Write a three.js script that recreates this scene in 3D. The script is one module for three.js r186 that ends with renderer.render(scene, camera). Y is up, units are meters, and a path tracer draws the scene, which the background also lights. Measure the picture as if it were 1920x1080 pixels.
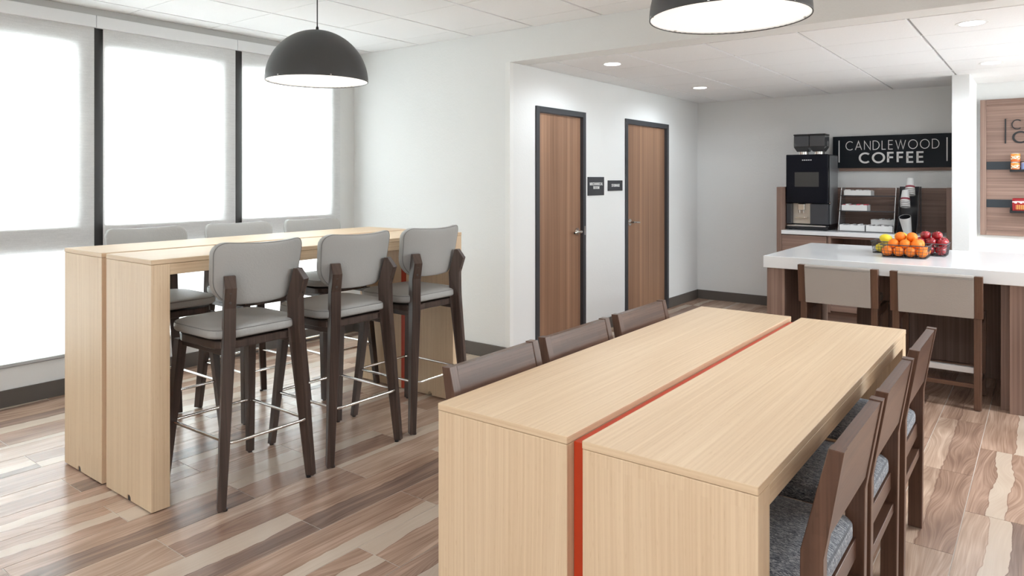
import * as THREE from 'three';
import { RoundedBoxGeometry } from 'three/addons/geometries/RoundedBoxGeometry.js';
import { mergeGeometries, mergeVertices } from 'three/addons/utils/BufferGeometryUtils.js';
import { RectAreaLightUniformsLib } from 'three/addons/lights/RectAreaLightUniformsLib.js';
import { FontLoader } from 'three/addons/loaders/FontLoader.js';
import { TextGeometry } from 'three/addons/geometries/TextGeometry.js';

// ------------------------------------------------------------------ camera, sky, big lights, exposure
const scene = new THREE.Scene();
const camera = new THREE.PerspectiveCamera(2 * Math.atan(540 / 1318.5) * 180 / Math.PI, 16 / 9, 0.05, 100);
camera.position.set(0, 1.42, 0);
camera.rotation.y = 37.24 * Math.PI / 180;
camera.setViewOffset(1920, 1080, 0, 203.5, 1920, 1080);      // level camera, lens shifted down

scene.background = new THREE.Color(0.91, 0.965, 1.0);            // bright overcast sky
scene.backgroundIntensity = 12;

const renderer = new THREE.WebGLRenderer({ antialias: true });
renderer.toneMapping = THREE.LinearToneMapping;
renderer.toneMappingExposure = 1.14;
renderer.shadowMap.enabled = true;
RectAreaLightUniformsLib.init();

// lamp strengths
const PENDANT_I = 1.3, DOWN_I = 1.55, PANEL_I = 26, PANEL_LOW_I = 38;

// ------------------------------------------------------------------ helpers
const PI = Math.PI;
let seed = 7;
const rnd = () => { seed = (seed * 1664525 + 1013904223) >>> 0; return seed / 4294967296; };
const rr = (a, b) => a + (b - a) * rnd();
const taken = {};
const numbered = (n) => { taken[n] = (taken[n] ?? -1) + 1; return taken[n] ? n + '_' + String(taken[n]).padStart(3, '0') : n; };
function finish(o) { o.castShadow = true; o.receiveShadow = true; return o; }
function part(name, geo, m, parent, label) {
  const o = finish(new THREE.Mesh(geo, m)); o.name = name; if (label) o.userData.label = label; parent.add(o); return o;
}
function thing(name, label, category, pos = [0, 0, 0], turn = 0, group) {
  const o = new THREE.Group(); o.name = numbered(name); o.position.set(...pos); o.rotation.y = turn;
  o.userData = { label, category }; if (group) o.userData.group = group; scene.add(o); return o;
}
function single(name, geo, m, label, category, pos = [0, 0, 0], group) {
  const o = finish(new THREE.Mesh(geo, m)); o.name = numbered(name); o.position.set(...pos);
  o.userData = { label, category }; if (group) o.userData.group = group; scene.add(o); return o;
}
function struct(name, label, geo, m) {
  const o = geo ? finish(new THREE.Mesh(geo, m)) : new THREE.Group(); o.name = name; o.userData = { kind: 'structure', label }; scene.add(o); return o;
}
function copy(src, label, pos, turn = 0) {
  const r = src.clone(); r.name = numbered(src.name.replace(/_\d{3}$/, '')); r.position.set(...pos); r.rotation.y = turn;
  r.userData = { ...src.userData, label }; scene.add(r); return r;
}
// uv in metres, u along the grain axis
function boxUV(g, grain = 'y', off = [rnd() * 3, rnd() * 3]) {
  const p = g.attributes.position, n = g.attributes.normal, uv = new Float32Array(p.count * 2), gi = 'xyz'.indexOf(grain);
  for (let i = 0; i < p.count; i++) {
    const N = [Math.abs(n.getX(i)), Math.abs(n.getY(i)), Math.abs(n.getZ(i))], P = [p.getX(i), p.getY(i), p.getZ(i)];
    const d = N[0] >= N[1] && N[0] >= N[2] ? 0 : N[1] >= N[2] ? 1 : 2;
    let a = (d + 1) % 3, b = (d + 2) % 3;
    if (b === gi) [a, b] = [b, a];
    uv[i * 2] = P[a] + off[0]; uv[i * 2 + 1] = P[b] + off[1];
  }
  g.setAttribute('uv', new THREE.BufferAttribute(uv, 2));
  return g;
}
// box given by its limits
function lim(x0, x1, y0, y1, z0, z1, bev = 0.002, grain = 'y') {
  const w = Math.abs(x1 - x0), h = Math.abs(y1 - y0), d = Math.abs(z1 - z0);
  const g = bev > 0 ? new RoundedBoxGeometry(w, h, d, 1, Math.min(bev, w / 3, h / 3, d / 3)) : new THREE.BoxGeometry(w, h, d);
  g.translate((x0 + x1) / 2, (y0 + y1) / 2, (z0 + z1) / 2);
  return boxUV(g, grain);
}
const plain = (g) => { const a = g.index ? g.toNonIndexed() : g; for (const k of Object.keys(a.attributes)) if (!['position', 'normal', 'uv'].includes(k)) a.deleteAttribute(k); return a; };
const merge = (list) => mergeGeometries(list.map(plain));
function cyl(r0, r1, h, x, y, z, seg = 20) { const g = new THREE.CylinderGeometry(r1, r0, h, seg); g.translate(x, y + h / 2, z); return g; }
function tube(pts, r, closed = false, seg = 0, radial = 8) {
  const c = new THREE.CatmullRomCurve3(pts.map((p) => new THREE.Vector3(...p)), closed, 'centripetal');
  return new THREE.TubeGeometry(c, seg || pts.length * 4, r, radial, closed);
}
function bar(a, b, r, radial = 6) { return new THREE.TubeGeometry(new THREE.LineCurve3(new THREE.Vector3(...a), new THREE.Vector3(...b)), 1, r, radial, false); }
// rod with rounded corners through the corners of a closed loop
function loopRod(corners, r, round, radial = 8) {
  const pts = [], n = corners.length, V = corners.map((c) => new THREE.Vector3(...c));
  for (let i = 0; i < n; i++) {
    const p = V[(i + n - 1) % n], c = V[i], q = V[(i + 1) % n];
    const a = c.clone().add(p.clone().sub(c).setLength(round)), b = c.clone().add(q.clone().sub(c).setLength(round));
    for (let k = 0; k <= 4; k++) { const t = k / 4; pts.push(a.clone().multiplyScalar((1 - t) ** 2).add(c.clone().multiplyScalar(2 * t * (1 - t))).add(b.clone().multiplyScalar(t * t))); }
    const nx = V[(i + 1) % n].clone().add(c.clone().sub(V[(i + 1) % n]).setLength(round));
    for (const t of [0.04, 0.5, 0.96]) pts.push(b.clone().lerp(nx, t));
  }
  return new THREE.TubeGeometry(new THREE.CatmullRomCurve3(pts, true, 'centripetal'), pts.length * 2, r, radial, true);
}
// four-sided tapering leg between two rectangles, [cx, cz, wx, wz] at y0 and y1
function leg(y0, [ax, az, aw, ad], y1, [bx, bz, bw, bd]) {
  const g = new THREE.BoxGeometry(1, 1, 1, 1, 6, 1), p = g.attributes.position;
  for (let i = 0; i < p.count; i++) {
    const t = p.getY(i) + 0.5, cx = ax + (bx - ax) * t, cz = az + (bz - az) * t, w = aw + (bw - aw) * t, d = ad + (bd - ad) * t;
    p.setXYZ(i, cx + p.getX(i) * w, y0 + (y1 - y0) * t, cz + p.getZ(i) * d);
  }
  g.computeVertexNormals();
  return boxUV(g, 'y');
}
// outline of a rounded rectangle by angle
function outline(a, b, r, n) {
  const s = new THREE.Shape(), [rt, rb] = Array.isArray(r) ? r : [r, r];
  s.moveTo(a, 0); s.lineTo(a, b - rt); s.absarc(a - rt, b - rt, rt, 0, PI / 2); s.lineTo(-a + rt, b); s.absarc(-a + rt, b - rt, rt, PI / 2, PI);
  s.lineTo(-a, -b + rb); s.absarc(-a + rb, -b + rb, rb, PI, 1.5 * PI); s.lineTo(a - rb, -b); s.absarc(a - rb, -b + rb, rb, 1.5 * PI, 2 * PI); s.lineTo(a, 0);
  return s.getSpacedPoints(n).slice(0, n);
}
// upholstered pad: rounded outline in x/y, swelling to +-t along z, edges rounded, then bent by fn
function pad(a, b, r, t, fn, power = 5, n = 72, rings = 12) {
  const O = outline(a, b, r, n), pos = [], idx = [];
  const row = (k, side) => { const s = k / rings, q = 1 - (1 - s) ** 2.6; return [q, side * t * Math.pow(Math.max(0, 1 - Math.pow(q, power)), 1 / power)]; };
  const put = (x, y, z) => { const v = fn ? fn(x, y, z) : [x, y, z]; pos.push(...v); return pos.length / 3 - 1; };
  const rows = [];
  for (let k = 1; k <= rings; k++) { const [q, z] = row(k, 1); rows.push(O.map((o) => put(o.x * q, o.y * q, z))); }
  for (let k = rings - 1; k >= 1; k--) { const [q, z] = row(k, -1); rows.push(O.map((o) => put(o.x * q, o.y * q, z))); }
  const c0 = put(0, 0, t), c1 = put(0, 0, -t);
  for (let i = 0; i < n; i++) {
    const j = (i + 1) % n;
    idx.push(c0, rows[0][i], rows[0][j]); const L = rows[rows.length - 1]; idx.push(c1, L[j], L[i]);
    for (let k = 0; k < rows.length - 1; k++) idx.push(rows[k][i], rows[k + 1][i], rows[k + 1][j], rows[k][i], rows[k + 1][j], rows[k][j]);
  }
  const g = new THREE.BufferGeometry(); g.setAttribute('position', new THREE.Float32BufferAttribute(pos, 3)); g.setIndex(idx); g.computeVertexNormals();
  return boxUV(g, 'x');
}
function padSeam(a, b, r, t, fn, q, side, rad, power = 5) {
  const z = side * t * Math.pow(1 - Math.pow(q, power), 1 / power);
  return tube(outline(a, b, r, 60).map((o) => fn(o.x * q, o.y * q, z)), rad, true, 150, 5);
}
function extrude(shape, depth, bev = 0.002, seg = 1, curve = 10) {
  return new THREE.ExtrudeGeometry(shape, { depth: depth - 2 * bev, bevelEnabled: bev > 0, bevelThickness: bev, bevelSize: bev, bevelOffset: -bev, bevelSegments: seg, curveSegments: curve }).translate(0, 0, bev);
}
const poly = (pts) => { const s = new THREE.Shape(); pts.forEach(([x, y], i) => (i ? s.lineTo(x, y) : s.moveTo(x, y))); s.closePath(); return s; };

// ------------------------------------------------------------------ noise and textures
const HASH = new Float32Array(65536); { let s = 12345; for (let i = 0; i < 65536; i++) { s = (Math.imul(s, 1103515245) + 12345) >>> 0; HASH[i] = ((s >>> 8) & 0xffff) / 65535; } }
const hash = (i, j, k) => HASH[(Math.imul(i, 7919) + Math.imul(j, 104729) + Math.imul(k, 15731)) & 65535];
function pn(x, y, px, py, k = 0) {       // value noise, periodic with px and py lattice cells
  const i = Math.floor(x), j = Math.floor(y), fx = x - i, fy = y - j, u = fx * fx * (3 - 2 * fx), v = fy * fy * (3 - 2 * fy);
  const i0 = ((i % px) + px) % px, i1 = (i0 + 1) % px, j0 = ((j % py) + py) % py, j1 = (j0 + 1) % py;
  const a = hash(i0, j0, k), b = hash(i1, j0, k), c = hash(i0, j1, k), d = hash(i1, j1, k);
  return a + (b - a) * u + (c - a) * v + (a - b - c + d) * u * v;
}
function texture(w, h, fn, srgb = true, rep = [1, 1]) {
  const d = new Uint8Array(w * h * 4), o = [0, 0, 0];
  for (let y = 0; y < h; y++) for (let x = 0; x < w; x++) {
    fn(x / w, y / h, o); const i = (y * w + x) * 4;
    d[i] = Math.max(0, Math.min(255, o[0])); d[i + 1] = Math.max(0, Math.min(255, o[1])); d[i + 2] = Math.max(0, Math.min(255, o[2])); d[i + 3] = 255;
  }
  const t = new THREE.DataTexture(d, w, h); t.wrapS = t.wrapT = THREE.RepeatWrapping; t.magFilter = THREE.LinearFilter; t.minFilter = THREE.LinearMipmapLinearFilter; t.generateMipmaps = true;
  if (srgb) t.colorSpace = THREE.SRGBColorSpace;
  t.repeat.set(rep[0], rep[1]); t.needsUpdate = true; return t;
}
const mix3 = (o, a, b, t) => { o[0] = a[0] + (b[0] - a[0]) * t; o[1] = a[1] + (b[1] - a[1]) * t; o[2] = a[2] + (b[2] - a[2]) * t; };
// straight-grained wood, u along the grain: size su x sv metres
function woodTex(w, h, su, sv, dark, light, { fine = 160, mid = 26, broad = 6, along = 3, contrast = 1, k = 0, pores = 0 } = {}) {
  return texture(w, h, (u, v, o) => {
    const wob = pn(u * 3, v * 4, 3, 4, k) * 0.012;
    const a = pn(u * along, (v + wob) * fine, along, fine, k + 1), b = pn(u * along * 0.7 + 0.3, (v + wob) * mid, along, mid, k + 2), c = pn(u * 2, v * broad, 2, broad, k + 3);
    let t = 0.5 + ((a - 0.5) * 0.55 + (b - 0.5) * 0.55 + (c - 0.5) * 0.35) * contrast;
    if (pores) { const p = pn(u * along * 14, v * fine * 1.5, along * 14, Math.round(fine * 1.5), k + 4); if (p > 0.8) t -= pores * (p - 0.8) * 5; }
    mix3(o, dark, light, Math.max(0, Math.min(1, t)));
  }, true, [1 / su, 1 / sv]);
}
const M = {};
const std = (o) => new THREE.MeshStandardMaterial(o);
const phys = (o) => new THREE.MeshPhysicalMaterial(o);
const oakTex = woodTex(512, 1024, 1.2, 0.6, [208, 178, 143], [233, 209, 177], { fine: 190, mid: 90, broad: 6, along: 3, contrast: 0.62, pores: 0.3 });
const walnutTex = woodTex(512, 512, 0.9, 0.4, [68, 45, 34], [116, 84, 67], { fine: 90, mid: 24, broad: 5, along: 3, k: 20, contrast: 0.7, pores: 0.2 });
const espressoTex = woodTex(512, 256, 0.9, 0.3, [54, 42, 37], [92, 76, 68], { fine: 60, mid: 16, broad: 4, along: 3, k: 40 });
const laminateTex = woodTex(512, 1024, 1.4, 0.8, [116, 91, 80], [164, 136, 122], { fine: 110, mid: 40, broad: 9, along: 2, k: 60, contrast: 1.0 });
const doorTex = woodTex(512, 1024, 2.2, 0.8, [122, 90, 69], [176, 137, 110], { fine: 100, mid: 30, broad: 8, along: 2, k: 80, contrast: 0.75 });
M.oak = std({ map: oakTex, roughness: 0.46 });
M.walnut = std({ map: walnutTex, roughness: 0.32 });
M.espresso = std({ map: espressoTex, roughness: 0.32 });
M.laminate = std({ map: laminateTex, roughness: 0.45 });
M.door = std({ map: doorTex, roughness: 0.42 });
const leatherBump = texture(256, 256, (u, v, o) => { const a = pn(u * 60, v * 60, 60, 60, 90), b = pn(u * 24, v * 24, 24, 24, 91); o[0] = o[1] = o[2] = 120 * a + 120 * b; }, false, [6, 6]);
M.leather = std({ color: new THREE.Color(0.41, 0.405, 0.39), roughness: 0.5, bumpMap: leatherBump, bumpScale: 0.0006 });
M.seam = std({ color: new THREE.Color(0.24, 0.235, 0.225), roughness: 0.6 });
M.bolt = std({ color: new THREE.Color(0.12, 0.11, 0.1), roughness: 0.4, metalness: 0.8 });
M.taupe = std({ color: new THREE.Color(0.42, 0.385, 0.355), roughness: 0.55, bumpMap: leatherBump, bumpScale: 0.0006 });
const tweedTex = texture(512, 512, (u, v, o) => {
  const a = pn(u * 30, v * 170, 30, 170, 100), b = pn(u * 90, v * 200, 90, 200, 101), c = pn(u * 12, v * 40, 12, 40, 102);
  const t = Math.max(0, Math.min(1, 0.5 + (a - 0.5) * 1.1 + (b - 0.5) * 0.7 + (c - 0.5) * 0.4));
  mix3(o, [66, 71, 81], [200, 202, 205], t);
}, true, [7, 7]);
M.tweed = std({ map: tweedTex, roughness: 0.95, bumpMap: tweedTex, bumpScale: 0.0012 });
const wallBump = texture(512, 512, (u, v, o) => { o[0] = o[1] = o[2] = 255 * (0.6 * pn(u * 128, v * 128, 128, 128, 110) + 0.4 * pn(u * 50, v * 50, 50, 50, 111)); }, false, [1, 1]);
M.wall = std({ color: new THREE.Color(0.81, 0.815, 0.805), roughness: 0.75, bumpMap: wallBump, bumpScale: 0.0006 });
M.hemShadeGrey = std({ color: new THREE.Color(0.5, 0.505, 0.5), roughness: 0.7 });  // grey of the hem bars and of the painted recess shade above the windows
M.valance = std({ color: new THREE.Color(0.8, 0.81, 0.82), roughness: 0.5 });
M.cornerGuard = std({ color: new THREE.Color(0.84, 0.84, 0.82), roughness: 0.4 });
M.base = std({ color: new THREE.Color(0.115, 0.1, 0.088), roughness: 0.45 });
const tileBump = texture(512, 512, (u, v, o) => { const a = pn(u * 170, v * 170, 170, 170, 120), b = pn(u * 60, v * 60, 60, 60, 121); o[0] = o[1] = o[2] = 255 * (0.5 * a + 0.5 * b); }, false, [1.6, 1.6]);
M.ceilTile = std({ color: new THREE.Color(0.9, 0.905, 0.91), roughness: 0.9, bumpMap: tileBump, bumpScale: 0.001 });
M.ceilBar = std({ color: new THREE.Color(0.42, 0.42, 0.42), roughness: 0.5 });
M.plaster = std({ color: new THREE.Color(0.7, 0.7, 0.69), roughness: 0.9 });
M.bronze = std({ color: new THREE.Color(0.03, 0.027, 0.026), roughness: 0.4, metalness: 0.5 });
M.frameDark = std({ color: new THREE.Color(0.045, 0.046, 0.052), roughness: 0.45 });
M.black = std({ color: new THREE.Color(0.012, 0.012, 0.014), roughness: 0.35 });
M.gloss = phys({ color: new THREE.Color(0.006, 0.007, 0.012), roughness: 0.15, specularIntensity: 0.4 });
M.chrome = std({ color: new THREE.Color(0.78, 0.76, 0.73), roughness: 0.16, metalness: 1 });
M.steel = std({ color: new THREE.Color(0.62, 0.61, 0.59), roughness: 0.3, metalness: 1 });
M.quartz = phys({ color: new THREE.Color(0.86, 0.87, 0.88), roughness: 0.16 });
M.red = std({ color: new THREE.Color(0.52, 0.045, 0.01), roughness: 0.38 });
M.white = std({ color: new THREE.Color(0.82, 0.82, 0.81), roughness: 0.45 });
M.glass = phys({ color: new THREE.Color(0.96, 0.98, 0.97), transmission: 1, thickness: 0, roughness: 0.03, ior: 1.5 });
M.acrylic = phys({ color: new THREE.Color(0.7, 0.72, 0.74), transmission: 0.85, thickness: 0, roughness: 0.05 });
M.smoke = phys({ color: new THREE.Color(0.25, 0.25, 0.26), transmission: 0.7, thickness: 0, roughness: 0.05 });
const shadeTex = texture(256, 512, (u, v, o) => { const a = pn(u * 10, v * 256, 10, 256, 130), b = pn(u * 90, v * 200, 90, 200, 131); const t = 246 + 12 * (a - 0.5) + 8 * (b - 0.5); o[0] = t; o[1] = t; o[2] = t; }, true, [1 / 0.5, 1 / 0.5]);
M.shade = phys({ map: shadeTex, transmission: 0.3, thickness: 0, roughness: 0.72, ior: 1.1 });

// ------------------------------------------------------------------ the setting
const XW = -5.17, ZN = -4.353, XD = -3.33, ZB = -8.05, XR = 3.4, ZR = 3.2, HC = 2.583, HL = 2.335;
// floor: printed wood-look tiles in half bond
const FLOOR_W = 0.2295, FLOOR_L = 0.885;
function floorAtlas() {
  const W = 2048, H = 2048, cols = 2, rows = 8, d = new Uint8Array(W * H * 4), cream = [214, 196, 178], creamB = [196, 175, 156];
  const browns = [[[156, 126, 107], [201, 170, 149]], [[144, 115, 98], [190, 158, 138]], [[118, 96, 84], [166, 138, 122]], [[170, 142, 123], [210, 183, 162]]];
  const plans = [   // bands across the tile: [upper limit, kind], kind -1 cream, else brown number
    [[0.36, -1], [1, 1]], [[0.62, 0], [1, -1]], [[1, 0]], [[0.3, 2], [0.62, -1], [1, 3]], [[0.5, -1], [1, 2]], [[1, 3]], [[0.55, 1], [1, 3]], [[0.5, 0], [1, 2]],
    [[0.5, 3], [1, -1]], [[1, 1]], [[0.34, 0], [0.62, -1], [1, 1]], [[0.8, 3], [1, -1]], [[0.3, -1], [1, 0]], [[0.4, 1], [1, 0]], [[1, 3]], [[0.6, -1], [1, 3]]];
  const col = [0, 0, 0];
  for (let r = 0; r < rows; r++) for (let c = 0; c < cols; c++) {
    const k = r * cols + c, plan = plans[k], w = W / cols, h = H / rows;
    for (let y = 0; y < h; y++) for (let x = 0; x < w; x++) {
      const X = x / w * FLOOR_L, Y = y / h * FLOOR_W, v = y / h;
      const wav = (pn(X * 4, k, 99, 99, 200) - 0.5) * 0.1 + (pn(X * 26, k, 99, 99, 201) - 0.5) * 0.03;
      let b = 0; while (b < plan.length - 1 && v > plan[b][0] + wav) b++;
      const kind = plan[b][1], edge = Math.min(b < plan.length - 1 ? plan[b][0] + wav - v : 1, b > 0 ? v - plan[b - 1][0] - wav : 1) * FLOOR_W;
      const wx = pn(X * 3.1, Y * 9, 99, 99, 210 + k), wy = pn(X * 7, Y * 16, 99, 99, 230 + k);
      const sw = [0.5, 1.4, 3.0, 0.8][k % 4], s = Y * 26 + wx * sw + wy * 0.9 * Math.min(1, sw) + b * 7 + k;
      const ring = pn(X * 1.2, s * 2.2, 99, 999, 250), fine = 0.5 * pn(X * 9, Y * 420 + wx * 12 * sw, 99, 999, 251) + 0.5 * pn(X * 4, Y * 170 + wx * 6 * sw, 99, 999, 253), cloud = pn(X * 6, Y * 12, 99, 99, 252 + k);
      if (kind < 0) { const t = 0.5 + (fine - 0.5) * 0.5 + (cloud - 0.5) * 0.7; mix3(col, creamB, cream, Math.max(0, Math.min(1, t))); }
      else {
        let t = 0.5 + (ring - 0.5) * 0.65 + (fine - 0.5) * 1.0 + (cloud - 0.5) * 0.6;
        const vein = Math.abs(ring - 0.5); if (vein < 0.05) t -= 0.14 * (1 - vein / 0.05);
        mix3(col, browns[kind][0], browns[kind][1], Math.max(-0.1, Math.min(1.1, t)));
        if (edge < 0.0035) { col[0] *= 0.9; col[1] *= 0.88; col[2] *= 0.88; }
      }
      const i = ((r * h + y) * W + c * w + x) * 4; d[i] = col[0]; d[i + 1] = col[1]; d[i + 2] = col[2]; d[i + 3] = 255;
    }
  }
  const t = new THREE.DataTexture(d, W, H); t.magFilter = THREE.LinearFilter; t.minFilter = THREE.LinearFilter; t.colorSpace = THREE.SRGBColorSpace; t.needsUpdate = true; return t;
}
M.floorTile = phys({ map: floorAtlas(), roughness: 0.24, ior: 1.6 });
M.grout = std({ color: new THREE.Color(0.56, 0.5, 0.44), roughness: 0.8 });
const floor = struct('floor', 'wood-look tile floor laid in half bond');
part('floor_slab', lim(XW - 0.3, XR + 0.2, -0.15, -0.0012, ZB - 0.2, ZR + 0.2, 0), M.grout, floor);
function tileGeo(k, flip, len, wid) {   // along z, top at y = 0
  const g = new THREE.BoxGeometry(wid, 0.009, len); g.translate(0, -0.0045, 0);
  const p = g.attributes.position, uv = g.attributes.uv, c = k % 2, r = Math.floor(k / 2), m = 0.004;
  for (let i = 0; i < p.count; i++) {
    let u = p.getZ(i) / FLOOR_L + 0.5, v = p.getX(i) / FLOOR_W + 0.5; if (flip) { u = 1 - u; v = 1 - v; }
    uv.setXY(i, (c + m + u * (1 - 2 * m)) / 2, (r + m * 4 + v * (1 - 8 * m)) / 8);
  }
  return g;
}
{
  const geos = {}, rest = [], G = 0.0035;
  for (let r = -17; r <= 21; r++) {
    let x1 = -0.28 - FLOOR_W * r, x0 = x1 - FLOOR_W;
    x0 = Math.max(x0, XW); x1 = Math.min(x1, XR); if (x1 - x0 < 0.02) continue;
    const first = (r % 2 === 0 ? -1.36 : -1.803) + FLOOR_L * 6;
    for (let n = 0; n < 16; n++) {
      let z1 = Math.min(first - FLOOR_L * n, ZR), z0 = Math.max(first - FLOOR_L * (n + 1), ZB); if (z1 - z0 < 0.03) continue;
      const k = Math.floor(rnd() * 16), flip = rnd() < 0.5, full = x1 - x0 > FLOOR_W - 0.001 && z1 - z0 > FLOOR_L - 0.001;
      const key = k + (flip ? 'f' : '');
      const g = full ? (geos[key] ??= tileGeo(k, flip, FLOOR_L - G, FLOOR_W - G)) : tileGeo(k, flip, z1 - z0 - G, x1 - x0 - G);
      const cx = (x0 + x1) / 2, cz = (z0 + z1) / 2;
      const u = cx * 0.796 - cz * 0.605, D = -(cx * 0.605 + cz * 0.796);
      const seen = D + 0.5 > 1.2 && Math.abs(u) < 0.73 * (D + 0.5) + 0.35 && !(cx < XD - 0.1 && cz < ZN - 0.3);
      if (seen) { const t = part('tile', g, M.floorTile, floor); t.position.set(cx, 0, cz); } else rest.push(g.clone().translate(cx, 0, cz));
    }
  }
  const o = part('tile_field', merge(rest), M.floorTile, floor); o.userData.kind = 'stuff';
}
// ceilings: lay-in tiles on a grid
function ceilingOf(root, x0, x1, z0, z1, gx, gz, y, skip = []) {
  const P = 0.604, gx2 = 0.019, gz2 = 0.006, shared = boxUV(new THREE.BoxGeometry(P - gx2, 0.016, P - gz2), 'x', [0, 0]).translate(0, 0.008, 0);
  const cuts = (a, b, g) => { const l = [a]; for (let v = g + Math.ceil((a - g) / P) * P; v < b - 1e-4; v += P) if (v > a + 0.02) l.push(v); l.push(b); return l; };
  const X = cuts(x0, x1, gx), Z = cuts(z0, z1, gz);
  for (let i = 0; i + 1 < X.length; i++) for (let j = 0; j + 1 < Z.length; j++) {
    const w = X[i + 1] - X[i], d = Z[j + 1] - Z[j], cx = (X[i] + X[i + 1]) / 2, cz = (Z[j] + Z[j + 1]) / 2; if (w < 0.03 || d < 0.03) continue;
    if (skip.some(([a, b]) => Math.abs(a - cx) < 0.2 && Math.abs(b - cz) < 0.2)) continue;
    const full = w > P - 0.001 && d > P - 0.001;
    const t = part('tile', full ? shared : boxUV(new THREE.BoxGeometry(w - gx2, 0.016, d - gz2), 'x', [0, 0]).translate(0, 0.008, 0), M.ceilTile, root); t.position.set(cx, y, cz);
  }
  for (const v of X.slice(1, -1)) part('main_runner', lim(v - 0.012, v + 0.012, y + 0.011, y + 0.03, z0, z1, 0), M.ceilBar, root, 'grey recessed ceiling runner');
  for (const v of Z.slice(1, -1)) part('cross_tee', lim(x0, x1, y + 0.0035, y + 0.0305, v - 0.004, v + 0.004, 0), M.ceilTile, root);
  part('slab', lim(x0 - 0.2, x1 + 0.2, y + 0.035, y + 0.2, z0 - 0.15, z1 + 0.15, 0), M.plaster, root);
}
const ADDED_PANELS = [[-0.992, 0.39], [1.424, 0.39], [-0.992, 2.202], [1.424, 2.202]], ADDED_PANELS_LOW = [[1.481, -4.8525], [1.481, -6.071], [2.689, -4.8525], [2.689, -6.071]];  // panel lights added out of view to brighten both areas
ceilingOf(struct('ceiling', 'white lay-in tile ceiling over the dining area'), XW, XR, ZN, ZR, -4.314, -3.506, HC, ADDED_PANELS);
ceilingOf(struct('ceiling_001', 'lower white lay-in tile ceiling over the coffee area'), XD, XR, ZB, -4.54, -1.237, -5.165, HL, ADDED_PANELS_LOW);
// walls
const winTop = 2.458, winSill = 0.243, winR = -4.19, winPitch = 1.047, nWin = 5;
const winEnds = []; for (let i = 0; i <= nWin; i++) winEnds.push(winR + i * winPitch);
const winL = winEnds[nWin];
struct('wall_left', 'pale grey window wall', merge([
  lim(XW - 0.25, XW, 0, winSill, ZN - 0.12, ZR, 0), lim(XW - 0.25, XW, winTop, HC + 0.1, ZN - 0.12, ZR, 0), lim(XW - 0.25, XW, winSill, winTop, ZN - 0.12, winR, 0), lim(XW - 0.25, XW, winSill, winTop, winL, ZR, 0)]), M.wall);
struct('wall_partition', 'pale grey wall between the windows and the doors', lim(XW, XD, 0, HC + 0.1, ZN - 0.12, ZN, 0), M.wall);
const D1 = [-4.695, -5.472], D2 = [-6.23, -7.225], DH = 2.025;
struct('wall_doors', 'pale grey wall with two wooden doors', merge([
  lim(XD - 0.12, XD, 0, HL + 0.1, D1[0], ZN - 0.119, 0), lim(XD - 0.12, XD, 0, HL + 0.1, D2[0], D1[1], 0), lim(XD - 0.12, XD, 0, HL + 0.1, ZB, D2[1], 0),
  lim(XD - 0.12, XD, DH, HL + 0.1, D1[1], D1[0], 0), lim(XD - 0.12, XD, DH, HL + 0.1, D2[1], D2[0], 0)]), M.wall);
struct('wall_back', 'pale grey back wall behind the coffee bar', lim(XD - 0.12, XR + 0.2, 0, HL + 0.1, ZB - 0.15, ZB, 0), M.wall);
struct('wall_wing', 'white wing wall beside the coffee bar', lim(-0.664, -0.53, 0, HL + 0.006, ZB, -7.26, 0.004), M.wall);
const RW = [-7.8, -6.3, 0.1, 2.25];                                // unseen opening added to bring daylight into the coffee area
struct('wall_right', 'pale grey right wall', merge([lim(XR, XR + 0.2, 0, HC + 0.1, RW[1], ZR, 0), lim(XR, XR + 0.2, 0, HC + 0.1, ZB, RW[0], 0), lim(XR, XR + 0.2, 0, RW[2], RW[0], RW[1], 0), lim(XR, XR + 0.2, RW[3], HC + 0.1, RW[0], RW[1], 0)]), M.wall);
{
  const w = struct('window_6', 'unseen glazed opening added in the right wall for daylight'), x = XR + 0.08, t = 0.05;
  part('head_rail', lim(x, x + 0.07, RW[3] - t, RW[3], RW[0], RW[1]), M.bronze, w); part('sill_rail', lim(x, x + 0.07, RW[2], RW[2] + t, RW[0], RW[1]), M.bronze, w);
  for (let i = 0; i <= 2; i++) { const z = RW[0] + (RW[1] - RW[0] - t) * i / 2; part('mullion', lim(x, x + 0.07, RW[2] + t, RW[3] - t, z, z + t), M.bronze, w); if (i < 2) part('pane', lim(x + 0.03, x + 0.034, RW[2] + t, RW[3] - t, z + t, z + (RW[1] - RW[0] - t) / 2, 0), M.glass, w); }
}
struct('wall_rear', 'pale grey rear wall', lim(XW - 0.25, XR + 0.2, 0, HC + 0.1, ZR, ZR + 0.2, 0), M.wall);
struct('wall_header', 'pale grey dropped header between the two ceilings', lim(XD, XR, HL, HC + 0.1, -4.54, ZN, 0), M.wall);
struct('trim_1', 'white corner guard on the wall corner', merge([lim(XD - 0.042, XD + 0.003, 0.106, HL, ZN, ZN + 0.003, 0), lim(XD, XD + 0.003, 0.106, HL, ZN - 0.042, ZN, 0)]), M.cornerGuard);
struct('shade_strip_2', 'strip of recess shade painted grey under the ceiling above the windows', lim(XW, XW + 0.02, 2.536, HC - 0.001, ZN, ZR, 0.001), M.hemShadeGrey);  // shadow of the recess put into the colour of a flat strip
const bh = 0.106, bt = 0.012;
struct('baseboard_left', 'dark taupe baseboard under the windows', lim(XW, XW + bt, 0, bh, ZN, ZR, 0.002), M.base);
struct('baseboard_partition', 'dark taupe baseboard on the partition wall', lim(XW + bt, XD + bt, 0, bh, ZN, ZN + bt, 0.002), M.base);
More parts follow.
